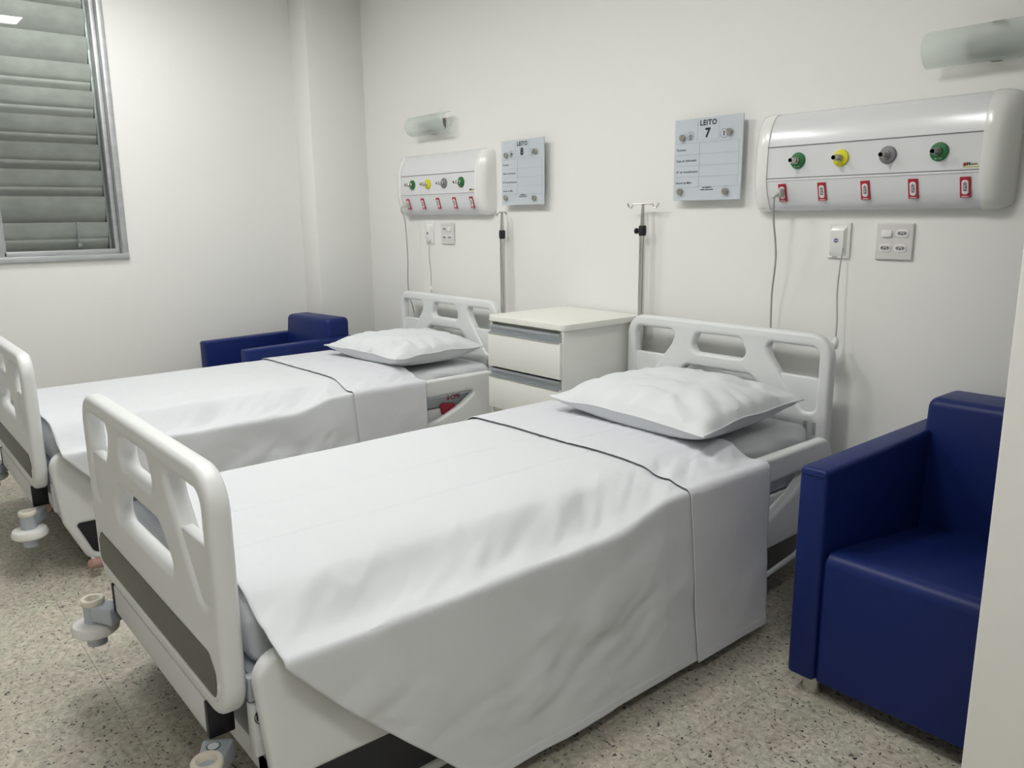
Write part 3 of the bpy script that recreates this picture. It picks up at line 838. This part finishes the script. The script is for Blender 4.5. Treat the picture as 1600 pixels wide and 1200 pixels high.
def console(cx_, label):
    root = thing('medical_gas_console', label, 'wall console', (cx_, 0, 1.30), group='bedhead gas consoles')
    z0 = -1.30
    # half profile in (y, z)
    topc = [(0.0, 1.652), (-.022, 1.652), (-.040, 1.640), (-.058, 1.615), (-.070, 1.585), (-.077, 1.555), (-.080, 1.5345)]
    lowc = [(-.083, 1.4225), (-.079, 1.395), (-.071, 1.365), (-.058, 1.335), (-.046, 1.318), (-.03, 1.308), (0, 1.308)]
    def ext(prof, xa, xb):
        bm = bmesh.new(); rows = []
        for x in (xa, xb): rows.append([bm.verts.new((x, y, z + z0)) for y, z in prof])
        m = len(prof)
        for i in range(m):
            j = (i + 1) % m; bm.faces.new((rows[0][i], rows[0][j], rows[1][j], rows[1][i]))
        bm.faces.new(rows[0][::-1]); bm.faces.new(rows[1]); return me_from(bm)
    hw = .372
    link_mesh('upper_cover', ext(topc + [(0, 1.5345)], -hw, hw), M['pvc'], root)
    link_mesh('face_strip', ext([(0, 1.5325), (-.0802, 1.5325), (-.0828, 1.4245), (0, 1.4245)], -hw, hw), M['pvc'], root)
    link_mesh('lower_cover', ext([(0, 1.4225)] + lowc[:-1] + [(0, 1.308)], -hw, hw), M['pvc'], root)
    link_mesh('groove', box(-hw + .004, hw - .002, -.0815, -.07, 1.5320 + z0, 1.5350 + z0), M['groove'], root)
    link_mesh('groove', box(-hw + .004, hw - .010, -.0838, -.07, 1.4222 + z0, 1.4246 + z0), M['groove'], root)
    link_mesh('rib', box(-hw, hw, -.0845, -.07, 1.4145 + z0, 1.4185 + z0, bev=.001), M['pvc'], root)
    # end caps: profile shrinks towards the end
    full = topc + lowc
    for s in (-1, 1):
        bm = bmesh.new(); rows = []
        for t in (0, .06, .2, .4, .6, .8, .93, 1.0):
            k = math.sqrt(max(0, 1 - t ** 2.6)) if t < 1 else 0.0
            sy = .12 + .95 * k; szc = 1.48
            ez = .86 + .16 * k
            rows.append([bm.verts.new((s * (hw + t * .068), (y * sy if y < -.001 else 0), szc + (z - szc) * ez + z0)) for y, z in full])
        # lip where the cap overlaps the body
        first = [bm.verts.new((s * (hw - .010), y * 1.06, 1.48 + (z - 1.48) * 1.015 + z0)) for y, z in full]
        rows = [first, [bm.verts.new((s * hw, y * 1.07, 1.48 + (z - 1.48) * 1.02 + z0)) for y, z in full]] + rows[1:]
        m = len(full)
        for A, B in zip(rows, rows[1:]):
            for i in range(m - 1): bm.faces.new((A[i], A[i + 1], B[i + 1], B[i]))
        bm.faces.new(rows[-1]); bm.faces.new(rows[0][::-1])
        link_mesh('end_cap', me_from(bm), M['plasticw'], root)
    for x, m, mk in ((-.24, M['green'], 'O2'), (-.08, M['yellow'], 'AR'), (.08, M['grey'], None), (.24, M['green'], 'O2')):
        gas_outlet(root, x, -.0812, 1.4815 + z0, m, mk)
    for x in (-.298, -.145, .01, .167, .323):
        tilt = .30
        def xf(u, v, w, x=x): return (x + u, -.0798 + .0005 - w * 0 + (-w) + (-v) * tilt * 1.0, 1.374 + z0 + v)
        # red plate follows the sloping lower cover
        xf = lambda u, v, w, x=x: (x + u, -.0742 - v * .27 - w, 1.372 + z0 + v)
        rp = link_mesh('socket_plate', plate(rrect(-.0155, .0155, -.031, .031, .002), [], .003, .0005, lambda u, v, w: xf(u, v, w + .001)), M['red'], root)
        link_mesh('socket_insert', plate(rrect(-.0098, .0098, -.0215, .0215, .008), [], .005, .001, lambda u, v, w: xf(u, v, w + .002)), M['socket'], rp)
        link_mesh('socket_recess', plate([(-.0062, -.012), (.0062, -.012), (.0062, .012), (0, .0175), (-.0062, .012)], [], .001, .0002, lambda u, v, w: xf(u, v, w + .0048)), M['recess'], rp)
        for (hu, hv) in ((.001, .0095), (.0035, 0), (.001, -.0095)):
            link_mesh('pin_hole', plate([(hu + .0021 * math.cos(a), hv + .0021 * math.sin(a)) for a in [k * .5236 for k in range(12)]], [], .0006, .0001, lambda u, v, w: xf(u, v, w + .0056)), M['ink'], rp)
        link_mesh('socket_text', plate(rrect(-.010, .010, -.0285, -.0262, .0003), [], .0006, .0001, lambda u, v, w: xf(u, v, w + .0027)), M['paper'], rp)
    # maker's sticker at the right end of the face strip
    yS = -.0835
    link_mesh('sticker_flower', lathe([(.0055, 0), (.0055, .0006)], (.318, yS + .001, 1.4395 + z0), (0, -1, 0), 10), M['wred'], root)
    link_mesh('sticker_letter', text_mesh('H', .013, lambda u, v, w: (.3235 + u, yS - w, 1.4365 + z0 + v), 'LEFT', .0006), M['ink'], root)
    link_mesh('sticker_strip', box(.334, .354, yS - .0002, yS + .0015, 1.4375 + z0, 1.4415 + z0), M['olive'], root)
    link_mesh('sticker_line', box(.313, .360, yS - .0004, yS + .0012, 1.4305 + z0, 1.4338 + z0), M['lime'], root)
    return root
P7X, P8X = -1.3526, -3.8378
console(P7X, 'curved white medical gas console on the wall right of the LEITO 7 sign')
console(P8X, 'curved white medical gas console on the wall left of the LEITO 8 sign')

# ------------------------------------------------------------------ bed signs
def sign(cx_, num, label):
    root = thing('bed_sign', label, 'sign', (cx_, 0, 1.354), group='bed number signs')
    w, hh = .1617, .318
    ys = -.042
    pn = link_mesh('glass_panel', box(-w, w, ys, ys + .007, 0, hh, bev=.0006, seg=1), M['sign'], root)
    yp = ys - .0004
    def T(name, s, size, x, z, al='LEFT', bold=0., m='ink'):
        link_mesh(name, text_mesh(s, size, lambda u, v, q: (x + u, yp - q * .3, z + v), al, bold), M[m], root)
    T('lettering', 'LEITO', .0275, .002, .2890, 'CENTER', .0010)
    T('lettering', num, .048, 0, .2435, 'CENTER', .0020)
    for s, z in (('Paciente:', .196), ('Data de Admiss\u00e3o:', .153), ('N\u00ba de Atendimento:', .109), ('Nome da M\u00e3e:', .066)):
        T('lettering', s, .0134, -.150, z, 'LEFT', .0001, 'ink')
    T('lettering', 'Sua opini\u00e3o \u00e9', .0082, .006, .0475, 'CENTER', .0003)
    T('lettering', 'muito importante!', .0082, .006, .0390, 'CENTER', .0003)
    def line(x0, x1, z0, z1): link_mesh('table_line', box(x0, x1, yp - .0002, ys + .001, z0, z1), M['signline'], root)
    for z in (.2245, .1795, .1365, .0935, .0525): line(-.150, .148, z - .0007, z + .0007)
    line(-.037, -.0356, .0525, .2245); line(.1475, .1487, .0525, .2245)
    line(-.050, -.0488, .2325, .305); line(.052, .0532, .2325, .305); line(-.050, .0532, .2325, .2337)
    for ex in (-.082, .077):
        link_mesh('emblem_ring', ring2d(ex, .2515, .0175, .0160, yp - .0003), M['inkg'], root)
        if ex < 0:
            em = bmesh.new()
            add_tube(em, [(ex - .008, yp, .256), (ex - .0085, yp, .248), (ex - .003, yp, .243), (ex + .003, yp, .243), (ex + .0085, yp, .248), (ex + .008, yp, .256)], .0013, 6)
            add_tube(em, [(ex, yp, .243), (ex, yp, .263)], .0012, 6); add_tube(em, [(ex - .006, yp, .2395), (ex + .006, yp, .2395)], .0012, 6)
            add_tube(em, [(ex - .004, yp, .256), (ex - .003, yp, .249), (ex + .003, yp, .249), (ex + .004, yp, .256)], .001, 6)
            link_mesh('emblem', me_from(em), M['inkg'], root)
        else:
            link_mesh('emblem', boxes([(ex - .003, ex + .003, yp - .0003, yp + .0005, .243, .256), (ex - .004, ex + .005, yp - .0003, yp + .0005, .256, .2595)]), M['inkg'], root)
    for sx, sz in ((-.118, .2475), (.106, .2545), (-.124, .036), (.097, .032)):
        link_mesh('standoff', lathe([(.006, -.001), (.006, .0425), (.0118, .0425), (.0128, .044), (.0128, .054), (.0115, .0555), (0, .0555)], (sx, -.0005, sz), (0, -1, 0), 24), M['nickel'], root)
    return root
sign(-2.016, '7', 'square bluish glass sign reading LEITO 7 left of the large console over the nearest bed')
sign(-3.138, '8', 'square bluish glass sign reading LEITO 8 on the wall above the bedside cabinet')

# ------------------------------------------------------------------ outlets, call units and cords
def outlet_plate(cx_, order, label):
    root = thing('outlet_plate', label, 'outlet', (cx_, 0, 1.2025), group='four-module outlet plates')
    w = .063
    link_mesh('cover', plate(rrect(-w, w, -.061, .061, .004), [], .010, .004, lambda u, v, q: (u, -.005 - q, v)), M['plate'], root)
    for (x, z), k in zip(((-.025, .026), (.027, .027), (-.027, -.022), (.024, -.022)), order):
        if k == 'b':
            link_mesh('blank_module', plate(rrect(x - .019, x + .019, z - .012, z + .012, .008), [], .012, .003, lambda u, v, q: (u, -.011 - q, v)), M['socket'], root)
        else:
            mo = link_mesh('socket_module', plate(rrect(x - .021, x + .021, z - .013, z + .013, .011), [], .006, .001, lambda u, v, q: (u, -.0095 - q, v)), M['socket'], root)
            link_mesh('recess', plate([(x - .018, z + .001), (x - .012, z + .0075), (x + .012, z + .0075), (x + .018, z + .001), (x + .012, z - .006), (x - .012, z - .006)], [], .001, .0002, lambda u, v, q: (u, -.0128 - q, v)), M['recess'], mo)
            for (a, b) in ((-.0095, .001), (0, -.003), (.0095, .001)):
                link_mesh('pin_hole', lathe([(.0024, 0), (.0024, .0012)], (x + a, -.0128, z + b), (0, -1, 0), 12), M['ink'], mo)
    return root
outlet_plate(-1.263, 'bsss', 'square white outlet plate under the console right of LEITO 7')
outlet_plate(-3.842, 'sbss', 'square white outlet plate under the console left of LEITO 8')

def call_unit(cx_, label, cord, knob, label2):
    root = thing('nurse_call_unit', label, 'call unit', (cx_, 0, 1.203), group='nurse call units')
    link_mesh('wall_plate', plate(rrect(-.041, .041, -.0625, .0625, .004), [], .009, .002, lambda u, v, q: (u, -.0045 - q, v)), M['socket'], root)
    bm = bmesh.new()
    A = [bm.verts.new((x, -.009, z)) for x, z in rrect(-.034, .030, -.055, .053, .006)]
    B = [bm.verts.new((x, -.021, z)) for x, z in rrect(-.026, .022, -.036, .036, .006)]
    for i in range(len(A)):
        j = (i + 1) % len(A); bm.faces.new((A[i], A[j], B[j], B[i]))
    bm.faces.new(B); link_mesh('raised_cover', me_from(bm), M['plasticw'], root)
    lg = link_mesh('logo', plate([(-.004 + .009 * math.cos(k * .2618), .0 + .0075 * math.sin(k * .2618)) for k in range(24)], [], .001, .0002, lambda u, v, q: (u, -.0213 - q, v)), M['blue'], root)
    link_mesh('logo_bar', box(-.0115, .0035, -.0222, -.0215, -.0012, .0014), M['paper'], lg)
    link_mesh('slot', box(-.022, -.002, -.0100, -.0085, -.0605, -.0555), M['recess'], root)
    link_mesh('cord', tube(cord, .0022, 8, smooth=8), M['cord'], root)
    kb = link_mesh('push_button_handle', lathe([(0, -.004), (.005, -.003), (.007, .004), (.0105, .012), (.0115, .022), (.0095, .032), (.006, .038), (0, .039)], knob, (0, 0, -1), 20), M['plasticw'], root)
    link_mesh('push_button', lathe([(.006, .036), (.006, .040), (0, .041)], knob, (0, 0, -1), 14), M['recess'], kb)
    return root
# coordinates relative to the unit root
call_unit(-1.458, 'white nurse call unit whose cord hangs to the nearest headboard corner', [(.022, -.019, -.026), (.029, -.034, -.048), (.030, -.045, -.097), (.030, -.05, -.186), (.037, -.05, -.277), (.037, -.05, -.341)], (.037, -.05, -.341), '')
call_unit(-4.026, 'white nurse call unit whose cord hangs behind the far headboard', [(.016, -.017, -.044), (.026, -.030, -.062), (.038, -.04, -.15), (.048, -.04, -.235), (.043, -.04, -.31)], (.043, -.04, -.31), '')

def power_cord(label, plug, pts):
    root = thing('power_cord', label, 'power cord', plug, group='grey power cords')
    link_mesh('cable', tube([tuple(Vector(p) - Vector(plug)) for p in pts], .0033, 8, smooth=10), M['cord'], root)
    bm = bmesh.new()
    add_box(bm, -.011, .011, -.026, .006, -.016, .016, bev=.006, seg=3)
    add_tube(bm, [(0, -.022, -.004), (-.004, -.034, -.010), (-.008, -.044, -.018)], .0065, 10, taper=(1.2, .6))
    link_mesh('plug', me_from(bm), M['plug'], root)
    return root
def toplug(px): return (px - .298, -.083, 1.372)
a = toplug(P7X)
power_cord('grey power cord hanging from the console above the nearest bed', a, [(-1.656, -.120, 1.358), (-1.650, -.130, 1.335), (-1.656, -.115, 1.273), (-1.658, -.085, 1.145), (-1.678, -.065, 1.001), (-1.680, -.055, .854), (-1.677, -.05, .754), (-1.67, -.05, .42)])
a = toplug(P8X)
power_cord('grey power cord hanging from the console above the far bed', a, [(-4.142, -.120, 1.358), (-4.136, -.130, 1.335), (-4.132, -.11, 1.277), (-4.155, -.085, 1.067), (-4.19, -.068, .91), (-4.205, -.05, .821), (-4.143, -.048, .676), (-4.08, -.05, .45)])

# ------------------------------------------------------------------ IV poles
def iv_pole(label, x, y, top, rz, bedz, kn):
    root = thing('iv_pole', label, 'iv pole', (x, y, bedz), 0, group='steel IV poles')
    zt = top - bedz
    link_mesh('outer_tube', lathe([(.0135, 0), (.0135, zt - .115), (.0125, zt - .112)], n=20), M['chrome'], root)
    link_mesh('inner_tube', lathe([(.0108, zt - .12), (.0105, zt - .085), (.0080, zt - .04), (.0062, zt - .004), (0, zt - .003)], n=18), M['chrome'], root)
    col = link_mesh('locking_collar', lathe([(.0150, zt - .135), (.0165, zt - .130), (.0172, zt - .120), (.0168, zt - .098), (.0150, zt - .092), (.010, zt - .091)], n=20), M['black'], root)
    cs, sn = math.cos(rz), math.sin(rz)
    kx = -1
    bm = bmesh.new()
    add_lathe(bm, [(.004, .012), (.004, .026), (.010, .026), (.0125, .028), (.0125, .036), (.010, .038), (0, .038)], (0, 0, zt - .115), (math.cos(kn), math.sin(kn), 0), 16)
    link_mesh('clamp_knob', me_from(bm), M['black'], col)
    pts = [(-.082, .010), (-.078, .002), (-.070, -.008), (-.062, -.007), (-.050, .006), (-.044, .008), (.044, .008), (.050, .006), (.062, -.007), (.070, -.008), (.078, .002), (.082, .010)]
    link_mesh('hook_bar', tube([(p * cs, p * sn, zt + q - .008) for p, q in pts], .0038, 8, smooth=4), M['chrome'], root)
    return root
iv_pole('steel IV pole with twin hooks side-on behind the nearest headboard', -2.332, -.052, 1.345, R(4), .30, R(184))
iv_pole('steel IV pole with hooks seen end-on behind the far headboard', -3.292, -.050, 1.318, R(118), .28, R(141))
for P, c, x, y in ((P7, C7, -2.332, -.052), (P8, C8, -3.292, -.050)):
    P('pole_socket', boxes([(x - .02, x + .02, -.15, y - .0135, .262, .30), (x - .02, x + .02, y - .02, y + .02, .262, .2795 if c == C8 else .2995)], bev=.003), M['steel'])

# ------------------------------------------------------------------ wall sconces
def sconce(cx_, zc, label):
    root = thing('wall_sconce', label, 'wall lamp', (cx_, 0, zc), group='frosted glass wall lamps')
    hw, n = .19, 16
    bm = bmesh.new(); rows = []
    for xx in (-hw, -hw + .004) + tuple(-hw + .004 + (2 * hw - .008) * k / 12 for k in range(1, 12)) + (hw - .004, hw):
        row = []
        for i in range(n + 1):
            a = math.pi * (i / n) * .98 + math.pi * .51
            row.append(bm.verts.new((xx, -.040 + .060 * math.cos(a), .055 * math.sin(a))))
        rows.append(row)
    for A, B in zip(rows, rows[1:]):
        for i in range(n): bm.faces.new((A[i], A[i + 1], B[i + 1], B[i]))
    o = link_mesh('glass_shade', me_from(bm), M['frost'], root)
    sd = o.modifiers.new('thickness', 'SOLIDIFY'); sd.thickness = .004
    link_mesh('wall_bracket', boxes([(-.085, .085, -.022, 0, -.035, .030), (-.060, .060, -.060, -.022, -.018, .012)], bev=.004), M['bracket'], root)
    link_mesh('lamp_holder', lathe([(.014, -.075), (.014, -.05), (.010, -.045), (.010, .045), (.014, .05), (.014, .075)], (0, -.062, -.004), (1, 0, 0), 16), M['bracket'], root)
    for zz in (-.057, .052):
        link_mesh('clip', box(-.014, .014, -.044, -.008, zz + (.003 if zz < 0 else 0), zz + .004), M['bracket'], root)
    return root
sconce(-1.0, 1.79, 'frosted half-cylinder glass wall lamp at the right edge, above the nearest console')
sconce(-3.925, 1.812, 'frosted half-cylinder glass wall lamp above the far console near the corner')
